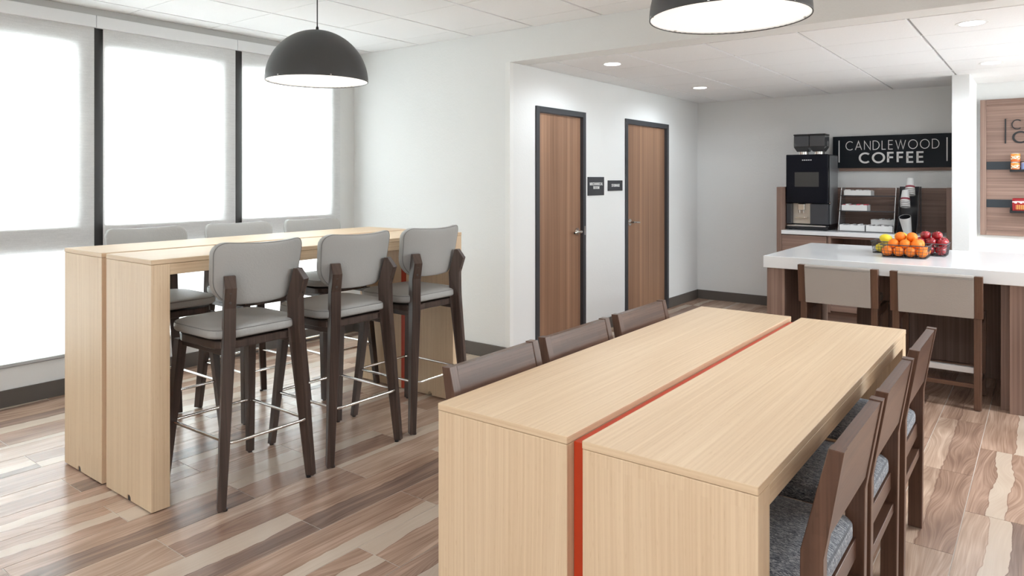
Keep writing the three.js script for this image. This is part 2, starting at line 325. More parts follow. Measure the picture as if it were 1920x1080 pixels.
struct('baseboard_doors', 'dark taupe baseboard beside the doors', merge([lim(XD, XD + bt, 0, bh, D1[0], ZN, 0.002), lim(XD, XD + bt, 0, bh, D2[0], D1[1], 0.002), lim(XD, XD + bt, 0, bh, ZB, D2[1], 0.002)]), M.base);
struct('baseboard_back', 'dark taupe baseboard on the back wall', merge([lim(XD + bt, -2.23, 0, bh, ZB, ZB + bt, 0.002), lim(-0.53, XR, 0, bh, ZB, ZB + bt, 0.002)]), M.base);
struct('baseboard_wing', 'dark taupe baseboard on the wing wall', merge([lim(-0.664, -0.518, 0, bh, -7.26, -7.248, 0.002), lim(-0.53, -0.518, 0, bh, ZB + bt, -7.26, 0.002)]), M.base);
// windows with frames, panes; roller shades hang in front
for (let i = 0; i < nWin; i++) {
  const w = struct('window_' + (i + 1), 'tall window behind a roller shade'), z0 = winEnds[i], z1 = winEnds[i + 1], xf = XW - 0.1, xi = XW + 0.004, xb = XW - 0.018, zr = 0.108, zl = 0.075;
  part('jamb', lim(xf, xb, winSill, winTop, z0, z0 + zr), M.bronze, w); part('jamb', lim(xf, xb, winSill, winTop, z1 - zl, z1), M.bronze, w);
  part('head_rail', lim(xf, xb, 2.335, winTop, z0 + zr, z1 - zl), M.bronze, w);
  part('sill_rail', lim(xf, xi, winSill, 0.258, z0 + zr, z1 - zl), M.bronze, w);
  part('transom', lim(xf, xi, 1.04, 1.104, z0 + zr, z1 - zl), M.bronze, w);
  part('lower_rail', lim(xf, xb, 0.945, 1.04, z0 + zr, z1 - zl), M.bronze, w);
  part('pane', lim(xf + 0.03, xf + 0.034, 1.1, 2.34, z0 + zr, z1 - zl, 0), M.glass, w);
  part('pane', lim(xf + 0.03, xf + 0.034, 0.255, 0.95, z0 + zr, z1 - zl, 0), M.glass, w);
}
{
  const where = ['beside the partition wall', 'second from the partition wall', 'third from the partition wall', 'fourth from the partition wall', 'farthest from the partition wall'];
  for (let i = 0; i < nWin; i++) {
    const z0 = winEnds[i] + 0.006, z1 = winEnds[i + 1] - 0.05, s = thing('roller_shade', 'white translucent roller shade ' + where[i], 'shade', [XW, 0, 0], 0, 'roller shades along the window wall');
    part('fabric', boxUV(new THREE.PlaneGeometry(z1 - z0, 2.46 - 0.262, 1, 1).rotateY(PI / 2), 'z').translate(0.009, (2.46 + 0.262) / 2, (z0 + z1) / 2), M.shade, s);
    part('hem_bar', lim(0.004, 0.016, 0.247, 0.268, z0, z1, 0.003), M.hemShadeGrey, s);
    part('fascia', lim(0.0005, 0.03, 2.452, 2.535, winEnds[i] + 0.001, winEnds[i + 1] - 0.001, 0.003), M.valance, s);
  }
}
// doors
function door(n, [z0, z1], label, side, hy) {
  const d = struct('door_' + n, label), fw = 0.048;
  part('door_leaf', lim(XD - 0.06, XD - 0.016, 0.008, DH - fw - 0.003, z1 + fw + 0.003, z0 - fw - 0.003, 0.002), M.door, d);
  const stop = (a, b, c, e) => lim(XD - 0.11, XD + 0.014, a, b, c, e, 0.002);
  part('door_frame', merge([stop(0, DH, z0 - fw, z0), stop(0, DH, z1, z1 + fw), stop(DH - fw, DH, z1 + fw, z0 - fw)]), M.frameDark, d);
  const hz = side > 0 ? z1 + fw + 0.07 : z0 - fw - 0.07, dir = side > 0 ? 1 : -1, h = new THREE.Group(); h.name = 'door_handle'; d.add(h);
  part('rose', new THREE.CylinderGeometry(0.033, 0.035, 0.012, 24).rotateZ(PI / 2).translate(XD - 0.01, hy, hz), M.chrome, h);
  part('spindle', new THREE.CylinderGeometry(0.012, 0.012, 0.05, 16).rotateZ(PI / 2).translate(XD + 0.016, hy, hz), M.chrome, h);
  part('lever', tube([[XD + 0.038, hy, hz], [XD + 0.045, hy, hz + dir * 0.02], [XD + 0.044, hy - 0.002, hz + dir * 0.07], [XD + 0.04, hy - 0.006, hz + dir * 0.12]], 0.0095, false, 20), M.chrome, h);
  if (side > 0) part('strike_plate', lim(XD + 0.013, XD + 0.0165, hy - 0.035, hy + 0.045, z1 + 0.014, z1 + 0.03, 0.001), M.steel, d);
  return d;
}
door(1, D1, 'brown wooden door in a charcoal frame beside the partition corner', 1, 0.955);
door(2, D2, 'brown wooden door in a charcoal frame nearer the back wall', -1, 0.99);

// ------------------------------------------------------------------ lettering
const fontBold = await new FontLoader().loadAsync('fonts/droid/droid_sans_bold.typeface.json');
// geometric strokes: letters one unit high, lists of polylines
const arc = (cx, cy, rx, ry, a0, a1, n = 28) => Array.from({ length: n + 1 }, (_, i) => { const a = (a0 + (a1 - a0) * i / n) * PI / 180; return [cx + rx * Math.cos(a), cy + ry * Math.sin(a)]; });
const GLYPH = {
  C: [0.84, [arc(0.5, 0.5, 0.5, 0.5, 48, 312)]], O: [1.0, [arc(0.5, 0.5, 0.5, 0.5, 0, 360, 40)]], A: [0.78, [[[0, 0], [0.39, 1], [0.78, 0]], [[0.14, 0.33], [0.64, 0.33]]]],
  N: [0.72, [[[0, 0], [0, 1], [0.72, 0], [0.72, 1]]]], D: [0.74, [[[0, 0], [0, 1], [0.24, 1], ...arc(0.24, 0.5, 0.5, 0.5, 90, -90), [0, 0]]]], L: [0.44, [[[0, 1], [0, 0], [0.44, 0]]]],
  E: [0.5, [[[0.5, 1], [0, 1], [0, 0], [0.5, 0]], [[0, 0.52], [0.46, 0.52]]]], F: [0.48, [[[0.48, 1], [0, 1], [0, 0]], [[0, 0.52], [0.44, 0.52]]]],
  W: [1.16, [[[0, 1], [0.3, 0], [0.58, 1], [0.86, 0], [1.16, 1]]]], U: [0.66, [[[0, 1], [0, 0.33], ...arc(0.33, 0.33, 0.33, 0.33, 180, 360, 16), [0.66, 1]]]],
  P: [0.5, [[[0, 0], [0, 1], [0.24, 1], ...arc(0.24, 0.74, 0.26, 0.26, 90, -90, 16), [0, 0.48]]]], B: [0.52, [[[0, 0], [0, 1], [0.24, 1], ...arc(0.24, 0.76, 0.24, 0.24, 90, -90, 16), [0, 0.52]], [[0.24, 0.52], ...arc(0.26, 0.26, 0.26, 0.26, 90, -90, 16), [0, 0]]]],
  R: [0.52, [[[0, 0], [0, 1], [0.24, 1], ...arc(0.24, 0.74, 0.26, 0.26, 90, -90, 16), [0, 0.48]], [[0.22, 0.48], [0.52, 0]]]],
};
function strokeShape(line, w) {   // ribbon of width w along a polyline, mitred
  const n = line.length, A = [], B = [], closed = Math.hypot(line[0][0] - line[n - 1][0], line[0][1] - line[n - 1][1]) < 1e-6;
  for (let i = 0; i < n; i++) {
    const p = i ? line[i - 1] : closed ? line[n - 2] : null, q = i < n - 1 ? line[i + 1] : closed ? line[1] : null, c = line[i];
    const nv = (a, b) => { const l = Math.hypot(b[0] - a[0], b[1] - a[1]) || 1; return [-(b[1] - a[1]) / l, (b[0] - a[0]) / l]; };
    let m = p && q ? (() => { const s = nv(p, c), t = nv(c, q), x = s[0] + t[0], y = s[1] + t[1], k = 1 / Math.max(0.25, 1 + s[0] * t[0] + s[1] * t[1]); return [x * k, y * k]; })() : p ? nv(p, c) : nv(c, q);
    A.push([c[0] + m[0] * w / 2, c[1] + m[1] * w / 2]); B.push([c[0] - m[0] * w / 2, c[1] - m[1] * w / 2]);
  }
  const g = new THREE.BufferGeometry(), pos = [], idx = [];
  for (let i = 0; i < n; i++) pos.push(...A[i], 0.5, ...B[i], 0.5, ...A[i], -0.5, ...B[i], -0.5);
  for (let i = 0; i + 1 < n; i++) { const a = i * 4, b = a + 4; idx.push(a, a + 1, b + 1, a, b + 1, b, a + 2, b + 2, b + 3, a + 2, b + 3, a + 3, a, b, b + 2, a, b + 2, a + 2, a + 1, a + 3, b + 3, a + 1, b + 3, b + 1); }
  if (!closed) { const e = (n - 1) * 4; idx.push(0, 2, 3, 0, 3, 1, e, e + 1, e + 3, e, e + 3, e + 2); }
  g.setAttribute('position', new THREE.Float32BufferAttribute(pos, 3)); g.setIndex(idx);
  const o = g.toNonIndexed(); o.computeVertexNormals(); return o;
}
function strokeText(parent, text, cx, y, z, height, weight, gapEm, m, depth = 0.006, width = 0) {
  let total = 0; for (const ch of text) total += GLYPH[ch][0] + gapEm; total -= gapEm;
  const sx = width ? width / (total * height) : 1;
  let x = cx - total * height * sx / 2;
  for (const ch of text) {
    const g = merge(GLYPH[ch][1].map((l) => strokeShape(l, weight / height).scale(height * sx, height, depth)));
    part('letter', g, m, parent).position.set(x, y, z); x += (GLYPH[ch][0] + gapEm) * height * sx;
  }
}
// ------------------------------------------------------------------ room signs by the doors
function roomSign(label, z0, z1, y0, y1, rows, size) {
  const s = thing('room_sign', label, 'sign', [XD, 0, 0]);
  part('plate', lim(0, 0.008, y0, y1, z1, z0, 0.002), M.frameDark, s);
  rows.forEach(([text, y]) => {
    const g = new TextGeometry(text, { font: fontBold, size, depth: 0.002, curveSegments: 3 }); g.computeBoundingBox(); const b = g.boundingBox;
    g.translate(-(b.max.x + b.min.x) / 2, 0, 0); g.rotateY(PI / 2); part('lettering', g, M.white, s).position.set(0.008, y, (z0 + z1) / 2);
  });
}
roomSign('dark square plaque reading MECHANICAL ROOM', -5.515, -5.808, 1.272, 1.443, [['MECHANICAL', 1.366], ['ROOM', 1.332]], 0.0265);
roomSign('dark oblong plaque reading STORAGE', -5.885, -6.17, 1.31, 1.411, [['STORAGE', 1.35]], 0.0265);

// ------------------------------------------------------------------ tables of two leaves on end panels
function leafTable(name, label, category, xs, z0, z1, H, inset, topRed) {
  const t = thing(name, label, category, [(xs[0] + xs[3]) / 2, 0, (z0 + z1) / 2]), ox = (xs[0] + xs[3]) / 2, oz = (z0 + z1) / 2, lt = 0.082, th = 0.07, lid = 0.021;
  for (const [a, b, cutAt] of [[xs[0], xs[1], 0.41], [xs[2], xs[3], 0.52]]) {
    const x0 = a - ox, x1 = b - ox, za = z0 - oz, zb = z1 - oz;      // za nearer (larger)
    part('table_top', lim(x0, x1, H - lid, H, zb, za, 0.0025, 'z'), M.oak, t);
    part('apron', lim(x0 + 0.001, x1 - 0.001, H - th, H - lid - 0.0012, zb + lt, za - lt, 0.002, 'z'), M.oak, t);
    for (const [end, s] of [[za, -1], [zb, 1]]) {
      const n = x0 + (x1 - x0) * cutAt, r = 0.017;
      const sh = new THREE.Shape(); sh.moveTo(x0 + 0.001, 0.006); sh.lineTo(n - r, 0.006); sh.absarc(n, 0.012, r, PI, 0, true); sh.lineTo(n + r, 0.006); sh.lineTo(x1 - 0.001, 0.006); sh.lineTo(x1 - 0.001, H - lid - 0.0012); sh.lineTo(x0 + 0.001, H - lid - 0.0012); sh.closePath();
      const g = extrude(sh, lt - 0.001, 0.0015); g.translate(0, 0, s < 0 ? end - lt : end + 0.001);
      part('end_panel', boxUV(g, 'y'), M.oak, t);
      part('cable_notch', lim(n - r, n + r, 0.002, 0.029, end + s * 0.006, end + s * 0.012, 0), M.black, t, 'black liner of the cable notch');
      for (const gx of [x0 + 0.05, x1 - 0.05]) part('glide', cyl(0.014, 0.014, 0.007, gx, 0, end + s * lt / 2, 12), M.black, t);
    }
  }
  const g0 = xs[1] - ox, g1 = xs[2] - ox, za = z0 - oz - inset, zb = z1 - oz + inset, ht = H - topRed;
  part('spine', merge([lim(g0 + 0.0005, g1 - 0.0005, 0.006, ht, za - (lt - inset) - 0.001, za, 0.001), lim(g0 + 0.0005, g1 - 0.0005, 0.006, ht, zb, zb + (lt - inset) + 0.001, 0.001), lim(g0 + 0.0005, g1 - 0.0005, ht - 0.05, ht, zb + lt - inset, za - lt + inset, 0.001)]), M.red, t, 'red spine between the two leaves');
  return t;
}
leafTable('dining_table', 'low pale oak table with an orange-red strip down its middle', 'table', [-1.443, -0.987, -0.942, -0.496], -1.533, -3.54, 0.755, 0.033, 0.021);
leafTable('high_table', 'tall pale oak bar table in front of the windows', 'table', [-3.91, -3.49, -3.445, -3.017], -1.445, -3.43, 1.078, 0.045, 0.03);

// ------------------------------------------------------------------ bar stools (sitter faces -x)
function makeStool(label) {
  const s = thing('bar_stool', label, 'stool', [0, 0, 0], 0, 'bar stools around the high table');
  const splay = (y) => 0.214 - 0.043 * Math.min(1, y / 0.75);
  const prof = poly([[0.232, 0.008], [0.27, 0.008], [0.243, 0.72], [0.241, 0.86], [0.268, 0.95], [0.232, 1.0], [0.212, 1.0], [0.176, 0.86], [0.18, 0.7]]);
  for (const sd of [-1, 1]) {
    const g = extrude(prof, 0.05, 0.003); g.translate(0, 0, -0.025);
    const p = g.attributes.position, ca = Math.cos(0.42), sa = sd * Math.sin(0.42);
    for (let i = 0; i < p.count; i++) {    // taper, turn towards the corner, splay
      const y = p.getY(i), x = p.getX(i) - 0.212, z = p.getZ(i) * (0.72 + 0.28 * Math.min(1, y / 0.7));
      p.setXYZ(i, 0.212 + x * ca - z * sa, y, x * sa + z * ca + sd * splay(y));
    }
    g.computeVertexNormals(); part('rear_leg', boxUV(g, 'y'), M.espresso, s);
    for (const [bx, by] of [[0.259, 0.93], [0.249, 0.885]]) { const q = bx - 0.212; part('bolt', new THREE.CylinderGeometry(0.0055, 0.0055, 0.006, 12).rotateZ(PI / 2).rotateY(-sd * 0.42).translate(0.212 + q * ca, by, q * sa + sd * splay(by)), M.bolt, s); }
    const L = part('front_leg', leg(0.008, [-0.25, sd * 0.222, 0.03, 0.03], 0.675, [-0.185, sd * 0.18, 0.044, 0.044]), M.espresso, s);
    for (const [fx, fz] of [[-0.25, sd * 0.222], [0.251, sd * 0.214]]) part('glide', cyl(0.011, 0.011, 0.009, fx, 0, fz, 10), M.black, s);
    part('side_rail', lim(-0.19, 0.19, 0.645, 0.685, sd * 0.172 - 0.011, sd * 0.172 + 0.011, 0.002, 'x'), M.espresso, s);
  }
  part('seat_frame', boxUV(extrude(new THREE.Shape(outline(0.205, 0.205, 0.085, 60)), 0.036, 0.004).rotateX(-PI / 2).translate(-0.005, 0.672, 0), 'x'), M.espresso, s);
  const sf = (x, y, z) => [x - 0.005, 0.742 + z + 0.006 * (1 - (x / 0.22) ** 2) * (1 - (y / 0.23) ** 2), y];
  const seat = part('seat', pad(0.222, 0.232, 0.1, 0.034, (x, y, z) => sf(x, -y, z), 4), M.leather, s);
  part('piping', padSeam(0.222, 0.232, 0.1, 0.034, sf, 0.985, 1, 0.0022, 4), M.seam, seat);
  // back: width along z, height along y, bent round the sitter and leaning back
  const bf = (w0, h, t) => { const y = 0.998 + h, w = w0 * (0.965 + 0.3 * h); return [0.18 + (y - 0.86) * 0.19 - 1.15 * w * w - t, y + 0.25 * w * w, w]; };
  const back = part('backrest', pad(0.232, 0.139, [0.06, 0.105], 0.024, (x, y, z) => bf(-x, y, -z), 6), M.leather, s);
  part('piping', padSeam(0.232, 0.139, [0.06, 0.105], 0.024, bf, 0.985, -1, 0.0022, 6), M.seam, back);
  const ring = part('foot_ring', loopRod([[0.262, 0.285, 0.199], [-0.226, 0.285, 0.206], [-0.226, 0.285, -0.206], [0.262, 0.285, -0.199]], 0.0075, 0.03), M.chrome, s);
  return s;
}
{
  const a = makeStool('grey upholstered bar stool on the aisle side at the free end of the high table'); a.position.set(-3.055, 0, -1.87);
  copy(a, 'grey upholstered bar stool in the middle of the aisle side of the high table', [-3.055, 0, -2.442]);
  copy(a, 'grey upholstered bar stool on the aisle side of the high table beside the wall', [-3.055, 0, -3.005]);
  copy(a, 'grey upholstered bar stool on the window side at the free end of the high table', [-3.95, 0, -1.95], PI);
  copy(a, 'grey upholstered bar stool in the middle of the window side of the high table', [-3.95, 0, -2.53], PI);
  copy(a, 'grey upholstered bar stool on the window side of the high table beside the wall', [-3.95, 0, -3.095], PI);
}
// ------------------------------------------------------------------ wooden dining chairs (sitter faces -x)
function makeChair(label) {
  const c = thing('dining_chair', label, 'chair', [0, 0, 0], 0, 'wooden chairs around the low oak table');
  const prof = poly([[0.18, 0.006], [0.23, 0.006], [0.236, 0.57], [0.279, 0.82], [0.246, 0.822], [0.186, 0.58]]);
  for (const sd of [-1, 1]) {
    part('rear_leg', boxUV(extrude(prof, 0.036, 0.002).translate(0, 0, sd * 0.2265 - 0.018), 'y'), M.walnut, c);
    part('front_leg', leg(0.006, [-0.215, sd * 0.222, 0.034, 0.034], 0.435, [-0.215, sd * 0.222, 0.044, 0.04]), M.walnut, c);
    part('side_stretcher', lim(-0.198, 0.185, 0.2, 0.232, sd * 0.225 - 0.01, sd * 0.225 + 0.01, 0.002, 'x'), M.walnut, c);
    part('side_rail', lim(-0.2, 0.185, 0.375, 0.432, sd * 0.225 - 0.012, sd * 0.225 + 0.012, 0.002, 'x'), M.walnut, c);
  }
  part('rear_stretcher', lim(0.188, 0.222, 0.298, 0.33, -0.209, 0.209, 0.002, 'z'), M.walnut, c);
  part('front_rail', lim(-0.228, -0.204, 0.375, 0.432, -0.203, 0.203, 0.002, 'z'), M.walnut, c);
  part('rear_rail', lim(0.19, 0.214, 0.375, 0.432, -0.209, 0.209, 0.002, 'z'), M.walnut, c);
  const panel = extrude(poly([[0.2, 0.612], [0.238, 0.606], [0.275, 0.817], [0.247, 0.819]]), 0.418, 0.002).translate(0, 0, -0.209);
  part('backrest', boxUV(panel, 'z'), M.walnut, c);
  part('seat', pad(0.222, 0.222, 0.06, 0.036, (x, y, z) => [x - 0.008, 0.464 + z + 0.01 * (1 - (x / 0.22) ** 2) * (1 - (y / 0.22) ** 2), -y], 4.5), M.tweed, c, 'grey flecked woven cushion');
  return c;
}
{
  const a = makeChair('dark walnut chair tucked under the low table on the island-aisle side, at its free end'); a.position.set(-0.632, 0, -1.912);
  copy(a, 'dark walnut chair in the middle of the island-aisle side of the low table', [-0.632, 0, -2.455]);
  copy(a, 'dark walnut chair on the island-aisle side of the low table, beside the island stools', [-0.632, 0, -3.06]);
  copy(a, 'dark walnut chair on the bar-stool side of the low table, at its free end', [-1.262, 0, -1.9], PI);
  copy(a, 'dark walnut chair in the middle of the bar-stool side of the low table', [-1.262, 0, -2.435], PI);
  copy(a, 'dark walnut chair on the bar-stool side of the low table, nearest the doors', [-1.262, 0, -3.0], PI);
}
// ------------------------------------------------------------------ island
{
  const ct = single('island_countertop', lim(-1.645, 1.15, 0.78, 0.865, -6.5, -5.19, 0.004), M.quartz, 'long glossy white stone worktop of the island', 'worktop');
  const p = thing('kitchen_island', 'wood laminate base of the island under the white worktop', 'island', [-0.25, 0, -5.85]);
  const L = (x0, x1, y0, y1, z0, z1, g = 'y') => lim(x0 + 0.25, x1 + 0.25, y0, y1, z0 + 5.85, z1 + 5.85, 0.002, g);
  part('end_panel', L(-1.625, -1.5, 0, 0.779, -6.47, -5.215), M.laminate, p);
  part('end_panel', L(-0.178, -0.05, 0, 0.779, -6.47, -5.215), M.laminate, p);
  part('filler_strip', L(-0.225, -0.179, 0, 0.779, -6.47, -5.28), M.laminate, p);
  part('back_panel', L(-1.19, -0.226, 0, 0.779, -6.1, -6.06), M.laminate, p);
  part('side_panel', L(-1.19, -1.15, 0, 0.779, -6.47, -6.101), M.laminate, p);
  part('end_panel', L(1.0, 1.125, 0, 0.779, -6.47, -5.215), M.laminate, p);
  part('cabinet', L(-0.049, 0.999, 0, 0.779, -6.47, -6.06), M.laminate, p);
}
function makeIslandStool(label) {
  const c = thing('counter_stool', label, 'stool', [0, 0, 0], 0, 'counter stools at the island');
  const prof = poly([[0.15, 0.006], [0.22, 0.006], [0.222, 0.57], [0.182, 0.57]]);
  for (const sd of [-1, 1]) {
    part('rear_leg', boxUV(extrude(poly([[0.155, 0.006], [0.215, 0.006], [0.218, 0.6], [0.168, 0.6]]), 0.04, 0.002).translate(0, 0, sd * 0.222 - 0.02), 'y'), M.walnut, c);
    part('back_post', boxUV(extrude(poly([[0.17, 0.571], [0.236, 0.571], [0.268, 0.83], [0.218, 0.83]]), 0.044, 0.002).translate(0, 0, sd * 0.229 - 0.022), 'y'), M.walnut, c);
    part('front_leg', leg(0.006, [-0.2, sd * 0.222, 0.036, 0.036], 0.56, [-0.2, sd * 0.222, 0.044, 0.04]), M.walnut, c);
    part('side_rail', lim(-0.18, 0.155, 0.5, 0.56, sd * 0.222 - 0.011, sd * 0.222 + 0.011, 0.002, 'x'), M.walnut, c);
    part('side_stretcher', lim(-0.182, 0.153, 0.12, 0.15, sd * 0.222 - 0.01, sd * 0.222 + 0.01, 0.002, 'x'), M.walnut, c);
  }
  const back = extrude(poly([[0.192, 0.573], [0.234, 0.569], [0.27, 0.822], [0.262, 0.832], [0.228, 0.832], [0.218, 0.826]]), 0.412, 0.004, 2).translate(0, 0, -0.206);
  const b = part('backrest', boxUV(back, 'z'), M.taupe, c, 'taupe upholstered panel');
  part('piping', bar([0.2715, 0.812, -0.203], [0.2715, 0.812, 0.203], 0.0016), M.seam, b);
  part('foot_rail', lim(-0.222, -0.188, 0.155, 0.192, -0.203, 0.203, 0.002, 'z'), M.walnut, c);
  part('foot_plate', lim(0.168, 0.202, 0.226, 0.262, -0.202, 0.202, 0.002, 'z'), M.footPlate ??= std({ color: new THREE.Color(0.6, 0.6, 0.61), roughness: 0.4, metalness: 0.3 }), c, 'brushed metal foot plate');
  part('rear_stretcher', lim(0.168, 0.2, 0.135, 0.16, -0.202, 0.202, 0.002, 'z'), M.walnut, c);
  part('seat', pad(0.205, 0.212, 0.05, 0.035, (x, y, z) => [x - 0.015, 0.595 + z, -y], 5), M.taupe, c);
  return c;
}
{
  const a = makeIslandStool('counter stool with a taupe back near the worktop corner facing the doors'); a.position.set(-1.128, 0, -5.36); a.rotation.y = -PI / 2;
  copy(a, 'counter stool with a taupe back beside the island end panel', [-0.557, 0, -5.36], -PI / 2);
}
// ------------------------------------------------------------------ coffee bar
{
  const c = thing('coffee_cabinet', 'wood laminate coffee cabinet with a tall surround against the back wall', 'cabinet', [-1.45, 0, -7.75]);
  const L = (x0, x1, y0, y1, z0, z1, g = 'y', b = 0.002) => lim(x0 + 1.45, x1 + 1.45, y0, y1, z0 + 7.75, z1 + 7.75, b, g);
  part('side_panel', L(-2.224, -2.178, 0, 1.343, ZB + 0.001, -7.45), M.laminate, c); part('side_panel', L(-0.722, -0.675, 0, 1.343, ZB + 0.001, -7.45), M.laminate, c);
  part('backsplash', L(-2.177, -0.723, 0.9, 1.335, ZB + 0.001, -8.025, 'x'), M.laminate, c);
  part('divider', L(-1.735, -1.705, 0.1, 0.858, -8.02, -7.465), M.laminate, c);
  part('back', L(-2.177, -0.723, 0.1, 0.858, -8.049, -8.022), M.laminate, c);
  part('drawer_front', L(-2.175, -1.742, 0.62, 0.852, -7.485, -7.462, 'x'), M.laminate, c);
  part('door_front', L(-2.175, -1.742, 0.11, 0.615, -7.485, -7.462, 'x'), M.laminate, c);
  part('top_rail', L(-1.704, -0.724, 0.838, 0.858, -8.0, -7.465, 'x'), M.laminate, c);
  part('bottom_shelf', L(-1.704, -0.724, 0.115, 0.168, -8.02, -7.465, 'x'), M.laminate, c);
  part('bottom_shelf', L(-2.177, -1.736, 0.1, 0.109, -8.02, -7.49, 'x'), M.laminate, c);
  part('kick_board', L(-2.177, -0.723, 0.0, 0.1, -7.56, -7.54, 'x'), M.laminate, c);
  single('coffee_countertop', lim(-2.176, -0.724, 0.86, 0.9, -8.024, -7.445, 0.003), M.quartz, 'white stone top of the coffee cabinet', 'countertop');
}
{ // sign
  const s = thing('wall_sign', 'dark sign with white lettering reading CANDLEWOOD COFFEE', 'sign', [-1.257, 1.54, ZB]);
  M.signNavy = phys({ color: new THREE.Color(0.006, 0.01, 0.015), roughness: 0.45, specularIntensity: 0.5 });
  part('backing', lim(-0.49, 0.55, -0.032, 0.29, 0, 0.03, 0.002, 'x'), M.laminate, s, 'wooden backing board');
  part('panel', lim(-0.55, 0.55, 0, 0.332, 0.031, 0.045, 0.002), M.signNavy, s);
  for (const x of [-0.487, 0.487]) part('upright_bar', lim(x - 0.005, x + 0.005, 0.06, 0.29, 0.045, 0.05, 0), M.white, s);
  strokeText(s, 'CANDLEWOOD', 0, 0.188, 0.048, 0.088, 0.0072, 0.34, M.white, 0.006, 0.84);
  strokeText(s, 'COFFEE', 0, 0.055, 0.048, 0.096, 0.018, 0.36, M.white, 0.006, 0.575);
}
{ // coffee machine
  const m = thing('coffee_machine', 'black bean-to-cup coffee machine on the coffee counter', 'coffee machine', [-1.964, 0.9, -7.6]);
  const w = 0.206, d = 0.4;
  part('body', merge([lim(-w, w, 0.02, 0.05, -d, -0.01, 0.004), lim(-w, w, 0.05, 0.775, -d, -0.1, 0.004), lim(-w + 0.002, w - 0.002, 0.28, 0.775, -0.1, -0.012, 0.003)]), M.black, m);
  M.sideGrey = std({ color: new THREE.Color(0.3, 0.31, 0.32), roughness: 0.35, metalness: 0.4 });
  part('side_cover', lim(w, w + 0.003, 0.06, 0.765, -d + 0.01, -0.06, 0.001), M.sideGrey, m);
  part('side_cover', lim(-w - 0.003, -w, 0.06, 0.765, -d + 0.01, -0.06, 0.001), M.sideGrey, m);
  const f = part('front_door', lim(-w, w, 0.275, 0.778, -0.012, 0.01, 0.008), M.gloss, m);
  M.screen = std({ color: new THREE.Color(0.045, 0.043, 0.04), roughness: 0.3 });
  part('screen', lim(-0.118, 0.118, 0.445, 0.595, 0.01, 0.0115, 0.0005), M.screen, f);
  for (let i = 0; i < 5; i++) part('badge', lim(-0.045 + i * 0.02, -0.032 + i * 0.02, 0.715, 0.724, 0.01, 0.0112, 0), M.white, f);
  part('lower_panel', lim(0.03, w - 0.004, 0.06, 0.27, -0.1, -0.005, 0.003), M.frameDark, m);
  part('lower_post', lim(-w, -0.16, 0.06, 0.27, -0.1, -0.005, 0.003), M.frameDark, m);
  M.brushed = std({ color: new THREE.Color(0.8, 0.72, 0.62), roughness: 0.35, metalness: 0.4 });
  part('bay_back', lim(-0.16, 0.03, 0.06, 0.27, -0.1, -0.09, 0.001), M.brushed, m, 'brushed metal cup bay');
  part('spout', merge([lim(-0.1, -0.03, 0.2, 0.27, -0.088, -0.03, 0.008), lim(-0.125, -0.005, 0.118, 0.13, -0.08, -0.035, 0.003), cyl(0.008, 0.008, 0.03, -0.085, 0.17, -0.05), cyl(0.008, 0.008, 0.03, -0.045, 0.17, -0.05)]), M.chrome, m);
  part('drip_tray', lim(-w + 0.01, w - 0.02, 0.036, 0.05, -0.1, 0.02, 0.004), M.steel, m);
  part('base', lim(-w, w, 0.006, 0.035, -d + 0.02, 0.012, 0.004), M.black, m);
  for (const x of [-0.17, 0.17]) for (const z of [-0.36, -0.03]) part('foot', cyl(0.02, 0.018, 0.007, x, 0, z), M.black, m);
  part('lock', new THREE.CylinderGeometry(0.012, 0.012, 0.01, 16).rotateZ(PI / 2).translate(w + 0.008, 0.28, -0.04), M.chrome, m);
  for (const s of [-1, 1]) {
    const h = new THREE.Group(); h.name = 'bean_hopper'; h.position.set(s * 0.078 + 0.012, 0.778, -0.13); m.add(h);
    part('collar', cyl(0.05, 0.05, 0.03, 0, 0, 0, 24), M.chrome, h);
    part('bin', leg(0.03, [0, 0, 0.1, 0.12], 0.08, [0, 0, 0.15, 0.19]), M.smoke, h);
    part('bin_upper', lim(-0.075, 0.075, 0.081, 0.195, -0.095, 0.095, 0.006), M.smoke, h);
    part('beans', leg(0.033, [0, 0, 0.09, 0.11], 0.13, [0, 0, 0.135, 0.17]), std({ color: new THREE.Color(0.02, 0.012, 0.008), roughness: 0.5 }), h);
    part('lid', lim(-0.077, 0.077, 0.196, 0.212, -0.097, 0.097, 0.004), M.black, h);
  }
}
